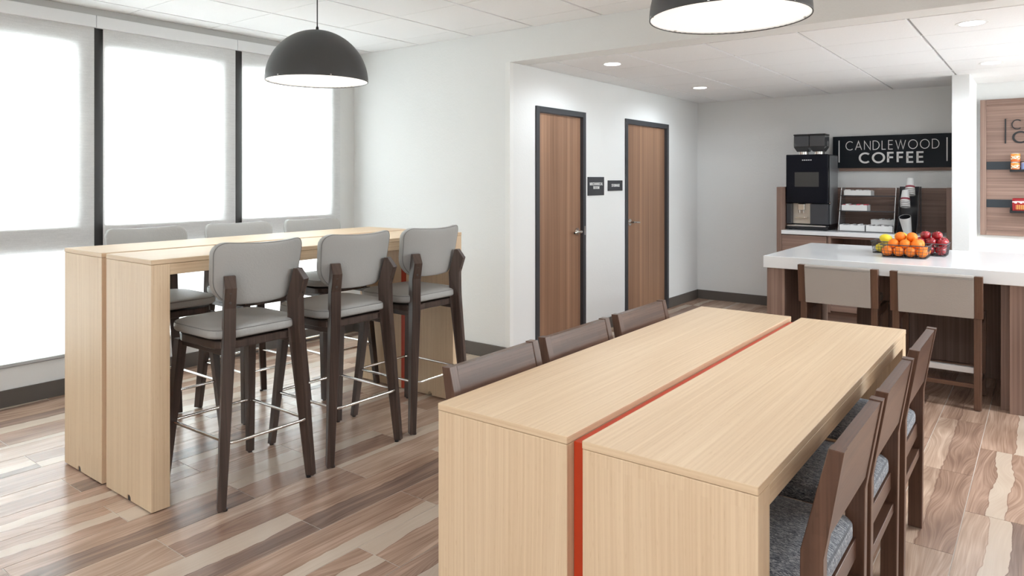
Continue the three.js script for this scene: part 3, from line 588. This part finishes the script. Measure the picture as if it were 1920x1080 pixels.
{ // acrylic condiment rack
  const r = thing('condiment_rack', 'clear acrylic three-tier condiment rack on the coffee counter', 'rack', [-1.42, 0.9, -7.64]);
  const side = poly([[0.02, 0.0], [-0.3, 0.0], [-0.3, 0.44], [-0.13, 0.44]]);
  for (const x of [-0.25, 0.246]) part('side', extrude(side, 0.004, 0).rotateY(-PI / 2).translate(x, 0, 0), M.acrylic, r);
  part('shelf', lim(-0.249, 0.245, 0.0, 0.004, -0.3, 0.02, 0), M.acrylic, r); part('shelf', lim(-0.249, 0.245, 0.2, 0.204, -0.3, -0.045, 0), M.acrylic, r); part('shelf', lim(-0.249, 0.245, 0.352, 0.356, -0.3, -0.1, 0), M.acrylic, r);
  for (const [y, z] of [[0.0, 0.021], [0.2, -0.046], [0.352, -0.101]]) part('edge', lim(-0.25, 0.246, y - 0.002, y + 0.008, z, z + 0.004, 0), M.frameDark, r);
  for (const x of [-0.25, 0.246]) part('edge', bar([x, 0.0, 0.02], [x, 0.44, -0.13], 0.0035), M.steel, r);
  const box = (label, x0, x1, y, h, z1, d, tops) => {
    const b = thing('condiment_box', label, 'box', [-1.42 + (x0 + x1) / 2, 0.9 + y, -7.64 + z1 - d / 2], 0, 'white boxes in the condiment rack'), w = (x1 - x0) / 2;
    part('carton', merge([lim(-w, w, 0, 0.003, -d / 2, d / 2, 0), lim(-w, w, 0.003, h, d / 2 - 0.003, d / 2, 0), lim(-w, w, 0.003, h, -d / 2, -d / 2 + 0.003, 0), lim(-w, -w + 0.003, 0.003, h, -d / 2, d / 2, 0), lim(w - 0.003, w, 0.003, h, -d / 2, d / 2, 0)]), M.white, b);
    const n = Math.max(3, Math.round((x1 - x0) / 0.035));
    for (let i = 0; i < n; i++) part('packet', lim(-w + 0.006 + i * (2 * w - 0.01) / n, -w + (i + 1) * (2 * w - 0.01) / n, 0.004, h + rr(0.0, 0.012), -d / 2 + 0.006, d / 2 - 0.006, 0.002), tops[i % tops.length], b);
  };
  const pk = [std({ color: new THREE.Color(0.75, 0.74, 0.74), roughness: 0.6 }), std({ color: new THREE.Color(0.62, 0.08, 0.12), roughness: 0.6 }), std({ color: new THREE.Color(0.35, 0.33, 0.33), roughness: 0.6 })];
  box('white carton on the top shelf of the condiment rack', -0.225, 0.03, 0.357, 0.05, -0.104, 0.15, [pk[0]]);
  box('white carton with red packets on the middle shelf of the condiment rack', -0.235, 0.005, 0.205, 0.058, -0.05, 0.15, [pk[1], pk[0], pk[1], pk[2]]);
  box('white carton at the machine side of the bottom rack shelf', -0.242, -0.005, 0.005, 0.06, 0.012, 0.15, [pk[0], pk[2], pk[0]]);
  box('white carton at the cup side of the bottom rack shelf', 0.0, 0.24, 0.005, 0.06, 0.016, 0.13, [pk[0], pk[2]]);
  box('white carton set back above the front one on the bottom rack shelf', 0.02, 0.24, 0.005, 0.115, -0.125, 0.15, [pk[0], pk[2], pk[0]]);
}
{ // cup dispenser
  const z = -7.7, d = thing('cup_dispenser', 'dark angled cup and lid dispenser beside the condiment rack', 'dispenser', [-1.06, 0.9, z]);
  const sidep = poly([[0.1, 0], [-0.2, 0], [-0.2, 0.45], [-0.12, 0.45], [0.0, 0.1]]);
  M.smokeDark = phys({ color: new THREE.Color(0.1, 0.1, 0.11), transmission: 0.5, thickness: 0, roughness: 0.15 });
  for (const x of [-0.085, 0.08]) part('side', extrude(sidep, 0.005, 0).rotateY(-PI / 2).translate(x, 0, 0), M.smokeDark, d);
  part('back', lim(-0.085, 0.085, 0, 0.45, -0.208, -0.203, 0), M.smokeDark, d); part('base', lim(-0.085, 0.085, 0, 0.006, -0.2, 0.1, 0), M.smokeDark, d);
  const cupGeo = new THREE.LatheGeometry([[0.0, 0.0], [0.028, 0.0], [0.03, 0.006], [0.041, 0.105], [0.0435, 0.107], [0.0435, 0.112], [0.0395, 0.112], [0.0275, 0.008], [0, 0.008]].map((q) => new THREE.Vector2(...q)), 32);
  const bandGeo = new THREE.LatheGeometry([[0.0385, 0.078], [0.0405, 0.096]].map((q) => new THREE.Vector2(q[0] + 0.0008, q[1])), 32);
  M.cupRed = std({ color: new THREE.Color(0.28, 0.03, 0.05), roughness: 0.5 });
  const stack = (label, x, y, zz, n, tilt) => {
    for (let i = 0; i < n; i++) {
      const c = thing('paper_cup', label, 'cup', [-1.06 + x, 0.9 + y + i * 0.018 * Math.cos(tilt), z + zz - i * 0.018 * Math.sin(tilt)], 0, label + ' (stack)'); c.rotation.x = tilt + PI;
      part('cup_body', cupGeo, M.white, c); part('print_band', bandGeo, M.cupRed, c);
    }
  };
  stack('white paper cup in the upper upturned stack of the cup dispenser', 0.012, 0.478, -0.07, 4, -0.3);
  stack('white paper cup in the lower upturned stack of the cup dispenser', -0.022, 0.362, -0.01, 4, -0.3);
  const w = thing('waste_cup', 'white cup with a dark open mouth leaning at the foot of the cup dispenser', 'cup', [-1.052, 0.917, z + 0.1]); w.rotation.x = 0.42; w.rotation.z = 0.08;
  part('cup_body', new THREE.LatheGeometry([[0, 0], [0.036, 0], [0.051, 0.165], [0.048, 0.165], [0.034, 0.004], [0, 0.004]].map((q) => new THREE.Vector2(...q)), 32), M.white, w);
  part('liner', new THREE.LatheGeometry([[0, 0.006], [0.033, 0.006], [0.047, 0.164]].map((q) => new THREE.Vector2(...q)), 32), M.black, w);
}
// ------------------------------------------------------------------ fruit baskets on the island
function basket(label, x0, x1, z0, z1, h = 0.09) {
  const cx = (x0 + x1) / 2, cz = (z0 + z1) / 2, b = thing('wire_basket', label, 'basket', [cx, 0.865, cz]), w = (x1 - x0) / 2, d = (z1 - z0) / 2, k = 0.9, y0 = 0.0035;
  M.wire = M.wire ?? std({ color: new THREE.Color(0.1, 0.095, 0.1), roughness: 0.4, metalness: 0.6 });
  part('rim', loopRod([[-w, h, -d], [w, h, -d], [w, h, d], [-w, h, d]], 0.0035, 0.025), M.wire, b);
  part('base_ring', loopRod([[-w * k, y0, -d * k], [w * k, y0, -d * k], [w * k, y0, d * k], [-w * k, y0, d * k]], 0.003, 0.02), M.wire, b);
  const g = [], r = 0.0012, nx = Math.round(w * 2 / 0.026), nz = Math.round(d * 2 / 0.026);
  for (let i = 1; i < nx; i++) { const t = -1 + 2 * i / nx; for (const s of [-1, 1]) g.push(bar([t * w * k, y0, s * d * k], [t * w, h, s * d], r, 4)); g.push(bar([t * w * k, y0 + 0.001, -d * k], [t * w * k, y0 + 0.001, d * k], r, 4)); }
  for (let i = 1; i < nz; i++) { const t = -1 + 2 * i / nz; for (const s of [-1, 1]) g.push(bar([s * w * k, y0, t * d * k], [s * w, h, t * d], r, 4)); g.push(bar([-w * k, y0, t * d * k], [w * k, y0, t * d * k], r, 4)); }
  for (let i = 1; i < 4; i++) { const t = i / 4, q = k + (1 - k) * t; g.push(plain(loopRod([[-w * q, y0 + (h - y0) * t, -d * q], [w * q, y0 + (h - y0) * t, -d * q], [w * q, y0 + (h - y0) * t, d * q], [-w * q, y0 + (h - y0) * t, d * q]], r, 0.02, 4))); }
  part('wire_mesh', merge(g), M.wire, b);
}
basket('dark wire basket holding the oranges', -0.954, -0.652, -5.855, -5.6);
basket('dark wire basket holding the lemons', -1.06, -0.81, -6.115, -5.868);
basket('dark wire basket holding the red apples', -0.8, -0.565, -6.115, -5.868);
const peel = texture(256, 256, (u, v, o) => { o[0] = o[1] = o[2] = 255 * pn(u * 50, v * 50, 50, 50, 140); }, false, [2, 1]);
M.orange = phys({ color: new THREE.Color(0.95, 0.22, 0.008), roughness: 0.42, bumpMap: peel, bumpScale: 0.0008 });
M.lemon = phys({ color: new THREE.Color(0.92, 0.72, 0.04), roughness: 0.42, bumpMap: peel, bumpScale: 0.0008 });
const appleTex = texture(256, 256, (u, v, o) => { const a = pn(u * 40, v * 3, 40, 3, 150), b = pn(u * 9, v * 5, 9, 5, 151); mix3(o, [112, 8, 22], [196, 36, 40], Math.max(0, Math.min(1, 0.2 + 0.5 * a + (b - 0.5) * 0.6))); });
M.apple = phys({ map: appleTex, roughness: 0.22, clearcoat: 0.5 });
M.stem = std({ color: new THREE.Color(0.09, 0.06, 0.03), roughness: 0.8 });
function fruit(kind, label, x, y, z, r, group, tilt = [0, 0], turn = rnd() * 6) {
  const f = thing(kind, label, kind, [x, y, z], turn, group); f.rotation.x = tilt[0]; f.rotation.z = tilt[1];
  if (kind === 'orange') { const g = new THREE.SphereGeometry(r, 24, 16); g.scale(1, 0.95, 1); part('peel', g, M.orange, f); part('stem_end', cyl(0.004, 0.003, 0.003, 0, r * 0.945, 0, 8), M.stem, f); }
  else if (kind === 'lemon') { const P = []; for (let i = 0; i <= 20; i++) { const t = -1 + 2 * i / 20; P.push(new THREE.Vector2(Math.max(0.0005, r * Math.sqrt(Math.max(0, 1 - t * t)) * (1 - 0.12 * t * t) + (Math.abs(t) > 0.9 ? 0.004 : 0) * (1 - Math.abs(t)) * 10), t * r * 1.32)); } part('peel', new THREE.LatheGeometry(P, 24), M.lemon, f); }
  else { const P = []; for (let i = 0; i <= 28; i++) { const a = -PI / 2 + PI * i / 28, q = 1 + 0.04 * Math.sin(a); P.push(new THREE.Vector2(Math.max(0.0005, r * Math.cos(a) * q), r * (0.92 * Math.sin(a) - 0.3 * Math.exp(-((Math.cos(a) / 0.28) ** 2)) * Math.sign(Math.sin(a))))); } part('skin', new THREE.LatheGeometry(P, 24), M.apple, f); part('stem', tube([[0, r * 0.6, 0], [0.002, r * 0.85, 0], [0.006, r * 1.08, 0.002]], 0.0017, false, 6, 5), M.stem, f); }
}
{
  const b = 0.865, R = 0.0361, og = 'oranges in the wire basket';
  for (let i = 0; i < 4; i++) for (let j = 0; j < 3; j++) fruit('orange', 'orange in the bottom layer of the orange basket', -0.911 + i * 0.0725 - (j % 2) * 0.002, b + 0.0065 + R, -5.651 - j * 0.0765, R, og);
  for (const [x, z] of [[-0.876, -5.688], [-0.803, -5.684], [-0.732, -5.69], [-0.868, -5.768], [-0.796, -5.77], [-0.726, -5.77]]) fruit('orange', 'orange in the second layer of the orange basket', x, b + 0.0065 + R + 0.051, z, R, og);
  for (const [x, z] of [[-0.765, -5.73], [-0.838, -5.732]]) fruit('orange', 'orange on top of the pile in the orange basket', x, b + 0.0065 + R + 0.1, z, R, og);
  const lg = 'lemons in the wire basket', Rl = 0.031;
  for (const [x, y, z] of [[-1.005, 0.04, -5.93], [-0.93, 0.04, -5.925], [-0.862, 0.04, -5.93], [-1.0, 0.04, -6.02], [-0.925, 0.04, -6.02], [-0.86, 0.04, -6.02], [-0.99, 0.09, -6.04], [-0.87, 0.09, -6.04]]) fruit('lemon', y > 0.05 ? 'yellow lemon at the back of the lemon basket' : 'yellow lemon low in the lemon basket', x, b + y, z, Rl, lg, [1.45, rr(-0.3, 0.3)]);
  fruit('lemon', 'large yellow lemon on top of the lemon basket at its outer end', -0.968, b + 0.106, -5.96, 0.035, lg, [0.1, 1.35], 0.2);
  fruit('lemon', 'large yellow lemon on top of the lemon basket beside the apples', -0.868, b + 0.125, -5.965, 0.036, lg, [0.1, 1.5], -0.15);
  const ag = 'apples in the wire basket', Ra = 0.0358;
  for (let i = 0; i < 3; i++) for (let j = 0; j < 3; j++) fruit('apple', 'red apple in the bottom layer of the apple basket', -0.756 + i * 0.0745, b + 0.04, -5.916 - j * 0.0755, Ra, ag, [rr(-0.4, 0.4), rr(-0.4, 0.4)]);
  for (const [x, z] of [[-0.745, -5.952], [-0.672, -5.948], [-0.602, -5.955], [-0.745, -6.03], [-0.672, -6.03], [-0.602, -6.03]]) fruit('apple', 'red apple on top of the pile in the apple basket', x, b + 0.096, z, Ra, ag, [rr(-0.5, 0.5), rr(-0.5, 0.5)]);
  for (const [x, z] of [[-0.712, -5.99], [-0.638, -5.992]]) fruit('apple', x < -0.7 ? 'topmost red apple beside the lemons' : 'topmost red apple at the outer end of the apple basket', x, b + 0.143, z, Ra, ag, [0.3, -0.4]);
}
// ------------------------------------------------------------------ snack board
{
  const x0 = -0.502, x1 = 0.86, y0 = 0.895, y1 = 2.173, z = ZB, s = thing('snack_board', 'framed wood laminate snack board with dark rails on the back wall', 'wall board', [0, 0, z]), fw = 0.048;
  part('panel', lim(x0 + fw, x1 - fw, y0 + fw, y1 - fw, 0, 0.022, 0, 'x'), M.laminate, s);
  part('frame_stile', lim(x0, x0 + fw, y0, y1, 0, 0.045, 0.003, 'y'), M.laminate, s); part('frame_stile', lim(x1 - fw, x1, y0, y1, 0, 0.045, 0.003, 'y'), M.laminate, s);
  part('frame_rail', lim(x0 + fw, x1 - fw, y1 - fw, y1, 0, 0.045, 0.003, 'x'), M.laminate, s); part('frame_rail', lim(x0 + fw, x1 - fw, y0, y0 + fw, 0, 0.045, 0.003, 'x'), M.laminate, s);
  for (const y of [1.513, 1.158]) part('metal_rail', lim(x0 + fw + 0.001, x1 - fw - 0.001, y, y + 0.074, 0.022, 0.03, 0.001), M.signNavyRail ??= std({ color: new THREE.Color(0.018, 0.026, 0.034), roughness: 0.4 }), s);
  part('upright_bar', lim(-0.311, -0.3, 1.756, 1.986, 0.022, 0.032, 0), M.black, s); part('upright_bar', lim(0.658, 0.669, 1.756, 1.986, 0.022, 0.032, 0), M.black, s);
  strokeText(s, 'CANDLEWOOD', 0.179, 1.888, 0.027, 0.085, 0.0085, 0.34, M.black, 0.008, 0.87);
  strokeText(s, 'CUPBOARD', 0.179, 1.763, 0.027, 0.098, 0.0155, 0.3, M.black, 0.008, 0.85);
  for (const [y, n] of [[1.49, 'upper'], [1.112, 'lower']]) {
    const t = thing('snack_tray', 'black wire snack tray on the ' + n + ' rail of the snack board', 'tray', [0.17, y, z + 0.031]);
    part('tray_base', lim(-0.44, 0.44, 0, 0.004, 0, 0.1, 0.001), M.black, t); part('tray_lip', lim(-0.44, 0.44, 0.004, 0.022, 0.096, 0.1, 0.001), M.black, t); part('tray_back', lim(-0.44, 0.44, 0.004, 0.05, 0, 0.003, 0.001), M.black, t);
    for (const x of [-0.44, 0.436]) part('tray_end', lim(x, x + 0.004, 0.004, 0.03, 0.003, 0.096, 0.001), M.black, t);
  }
  const canTex = texture(256, 128, (u, v, o) => { const a = pn(u * 14, v * 10, 14, 10, 160), b = pn(u * 30, v * 24, 30, 24, 161); mix3(o, [196, 88, 20], [240, 150, 60], v); if (v > 0.3 && v < 0.72 && a > 0.56) { o[0] = 238; o[1] = 226; o[2] = 205; } if (v > 0.35 && v < 0.6 && b > 0.78) { o[0] = 60; o[1] = 34; o[2] = 20; } });
  M.can = std({ map: canTex, roughness: 0.35 }); M.canBlue = std({ color: new THREE.Color(0.2, 0.27, 0.5), roughness: 0.4 });
  const can = (label, x, y, m) => {
    const c = thing('snack_can', label, 'can', [x, y, z + 0.083], 0, 'cans on the snack board'), r = 0.036;
    part('can_body', new THREE.CylinderGeometry(r, r, 0.074, 28, 1, true).translate(0, 0.041, 0), m, c);
    part('base_rim', cyl(r - 0.002, r + 0.001, 0.004, 0, 0, 0, 28), M.steel, c); part('top_rim', cyl(r + 0.001, r - 0.002, 0.006, 0, 0.078, 0, 28), M.steel, c);
  };
  can('orange can, lower of the stack at the end of the upper tray', -0.228, 1.494, M.can); can('orange can, upper of the stack at the end of the upper tray', -0.228, 1.5782, M.can);
  can('blue and white can beside the orange cans', -0.152, 1.494, M.canBlue); can('orange can beside the blue can', -0.076, 1.494, M.can);
  const packTex = texture(256, 256, (u, v, o) => { const a = pn(u * 10, v * 6, 10, 6, 170); o[0] = 150; o[1] = 14; o[2] = 26; if (v > 0.66 && v < 0.82 && a > 0.35) { o[0] = 232; o[1] = 224; o[2] = 220; } if (v > 0.2 && v < 0.55 && u > 0.2 && ((u * 9) % 1) > 0.2 && ((v * 9) % 1) > 0.2) { o[0] = 214; o[1] = 160; o[2] = 84; } });
  M.pack = std({ map: packTex, roughness: 0.35 });
  for (let i = 0; i < 3; i++) {
    const p = thing('snack_pack', ['red snack packet at the end of the lower tray', 'red snack packet second in the lower tray', 'red snack packet third in the lower tray'][i], 'packet', [-0.185 + i * 0.145, 1.1165, z + 0.08], 0, 'packets on the snack board');
    const g = pad(0.068, 0.063, 0.008, 0.02, (x, y, zz) => [x, y + 0.063, zz], 3, 48, 8), q = g.attributes.position, uv = g.attributes.uv; for (let k = 0; k < q.count; k++) uv.setXY(k, q.getX(k) / 0.136 + 0.5, q.getY(k) / 0.126);
    part('wrapper', g, M.pack, p); part('crimp', lim(-0.066, 0.066, 0.125, 0.131, -0.001, 0.001, 0), M.pack, p);
  }
}
// ------------------------------------------------------------------ lamps
M.domeOut = std({ color: new THREE.Color(0.055, 0.055, 0.056), roughness: 0.45 });
M.domeIn = std({ color: new THREE.Color(0.85, 0.85, 0.84), roughness: 0.5 });
M.diffuser = std({ color: new THREE.Color(0.9, 0.9, 0.88), emissive: new THREE.Color(1, 0.98, 0.95), emissiveIntensity: 0.6, roughness: 0.6 });
M.lens = std({ color: new THREE.Color(0.9, 0.9, 0.9), emissive: new THREE.Color(1, 0.985, 0.96), emissiveIntensity: 3.0, roughness: 0.6 });
function pendant(label, x, y, z, bright) {
  const p = thing('pendant_lamp', label, 'lamp', [x, y, z], 0, 'black dome pendants'), R = 0.298, arcs = (r, a, b, n) => Array.from({ length: n + 1 }, (_, i) => { const t = a + (b - a) * i / n; return new THREE.Vector2(r * Math.cos(t), r * 1.02 * Math.sin(t)); });
  part('dome', new THREE.LatheGeometry(arcs(R, 0, PI / 2 - 0.015, 40), 64), M.domeOut, p);
  part('inner_dome', new THREE.LatheGeometry([...arcs(R - 0.004, 0, PI / 2 - 0.015, 40)].reverse(), 64), M.domeIn, p);
  part('rim', new THREE.TorusGeometry(R - 0.002, 0.0026, 8, 72).rotateX(PI / 2), M.domeOut, p);
  const d = part('diffuser', new THREE.CylinderGeometry(R - 0.006, R - 0.006, 0.004, 64).translate(0, 0.008, 0), bright, p);
  for (let i = 0; i < 6; i++) { const a = 0.4 + i * PI / 3; part('clip', new THREE.BoxGeometry(0.012, 0.006, 0.008).rotateY(-a).translate(Math.cos(a) * (R - 0.006), 0.004, Math.sin(a) * (R - 0.006)), M.steel, p); }
  part('ferrule', cyl(0.01, 0.007, 0.022, 0, R * 1.02, 0, 14), M.black, p);
  part('cord', bar([0, R * 1.02 + 0.02, 0], [0, HC - y - 0.02, 0], 0.0035, 8), M.black, p);
  part('canopy', cyl(0.06, 0.06, 0.02, 0, HC - y - 0.021, 0, 28), M.black, p);
  const l = new THREE.SpotLight(new THREE.Color(0.9, 0.96, 1), PENDANT_I, 0, 1.35, 0.6, 2); l.name = 'pendant_lamp_light'; l.position.set(x, y - 0.03, z); l.target.position.set(x, 0, z); l.castShadow = true; l.shadow.radius = 4; scene.add(l, l.target);
}
pendant('black dome pendant lamp hanging over the high table', -3.46, 2.004, -2.634, M.diffuser);
pendant('black dome pendant lamp hanging over the low table', -0.965, 2.036, -2.636, M.diffuser);
function downlight(label, x, z) {
  const d = thing('recessed_downlight', label, 'light', [x, HL, z], 0, 'recessed downlights in the lower ceiling');
  part('trim_ring', new THREE.LatheGeometry([[0.062, 0.0], [0.082, -0.003], [0.084, 0.0]].map((q) => new THREE.Vector2(...q)), 40), M.white, d);
  part('lens', new THREE.CylinderGeometry(0.064, 0.064, 0.003, 40).translate(0, -0.0025, 0), M.lens, d);
  const l = new THREE.SpotLight(new THREE.Color(0.84, 0.93, 1), DOWN_I, 0, 1.5, 0.35, 2); l.name = 'recessed_downlight_light'; l.position.set(x, HL - 0.02, z); l.target.position.set(x, 0, z); l.castShadow = true; l.shadow.radius = 2.5; scene.add(l, l.target);
}
downlight('round recessed downlight in front of the door beside the partition corner', -2.74, -4.92);
downlight('round recessed downlight in front of the door nearer the back wall', -2.752, -6.72);
downlight('round recessed downlight above the island worktop near the header', -0.348, -4.905);
downlight('round recessed downlight between the island and the wing wall', -0.347, -6.67);
downlight('added unseen round recessed downlight at the right wall near the header', 1.75, -4.91);  // this one and the next are added out of view for extra light
downlight('added unseen round recessed downlight at the right wall near the back wall', 1.75, -6.69);
function addedPanelLight(label, x, y, z, power) {  // added fill light, out of view, built as a ceiling panel
  const p = thing('added_panel_light', label, 'light', [x, y, z], 0, 'added square ceiling panel lights');
  part('frame', merge([lim(-0.297, 0.297, 0, 0.02, -0.297, -0.28), lim(-0.297, 0.297, 0, 0.02, 0.28, 0.297), lim(-0.297, -0.28, 0, 0.02, -0.28, 0.28), lim(0.28, 0.297, 0, 0.02, -0.28, 0.28)]), M.white, p);
  part('diffuser', lim(-0.279, 0.279, 0.006, 0.012, -0.279, 0.279, 0), M.lens, p);
  const l = new THREE.RectAreaLight(new THREE.Color(0.86, 0.94, 1), power, 0.55, 0.55); l.name = 'added_panel_light'; l.position.set(x, y - 0.004, z); l.rotation.x = -PI / 2; scene.add(l);
}
['added unseen ceiling panel light above the open floor', 'added unseen ceiling panel light near the right wall', 'added unseen ceiling panel light at the rear wall', 'added unseen ceiling panel light in the rear right corner'].forEach((t, i) => addedPanelLight(t, ADDED_PANELS[i][0], HC, ADDED_PANELS[i][1], PANEL_I));
['added unseen panel light beside the header, nearest the island stools', 'added unseen panel light in the lower ceiling off the island end', 'added unseen panel light beside the header, nearest the right wall', 'added unseen panel light by the right wall, away from the header'].forEach((t, i) => addedPanelLight(t, ADDED_PANELS_LOW[i][0], HL, ADDED_PANELS_LOW[i][1], PANEL_LOW_I));

renderer.render(scene, camera);
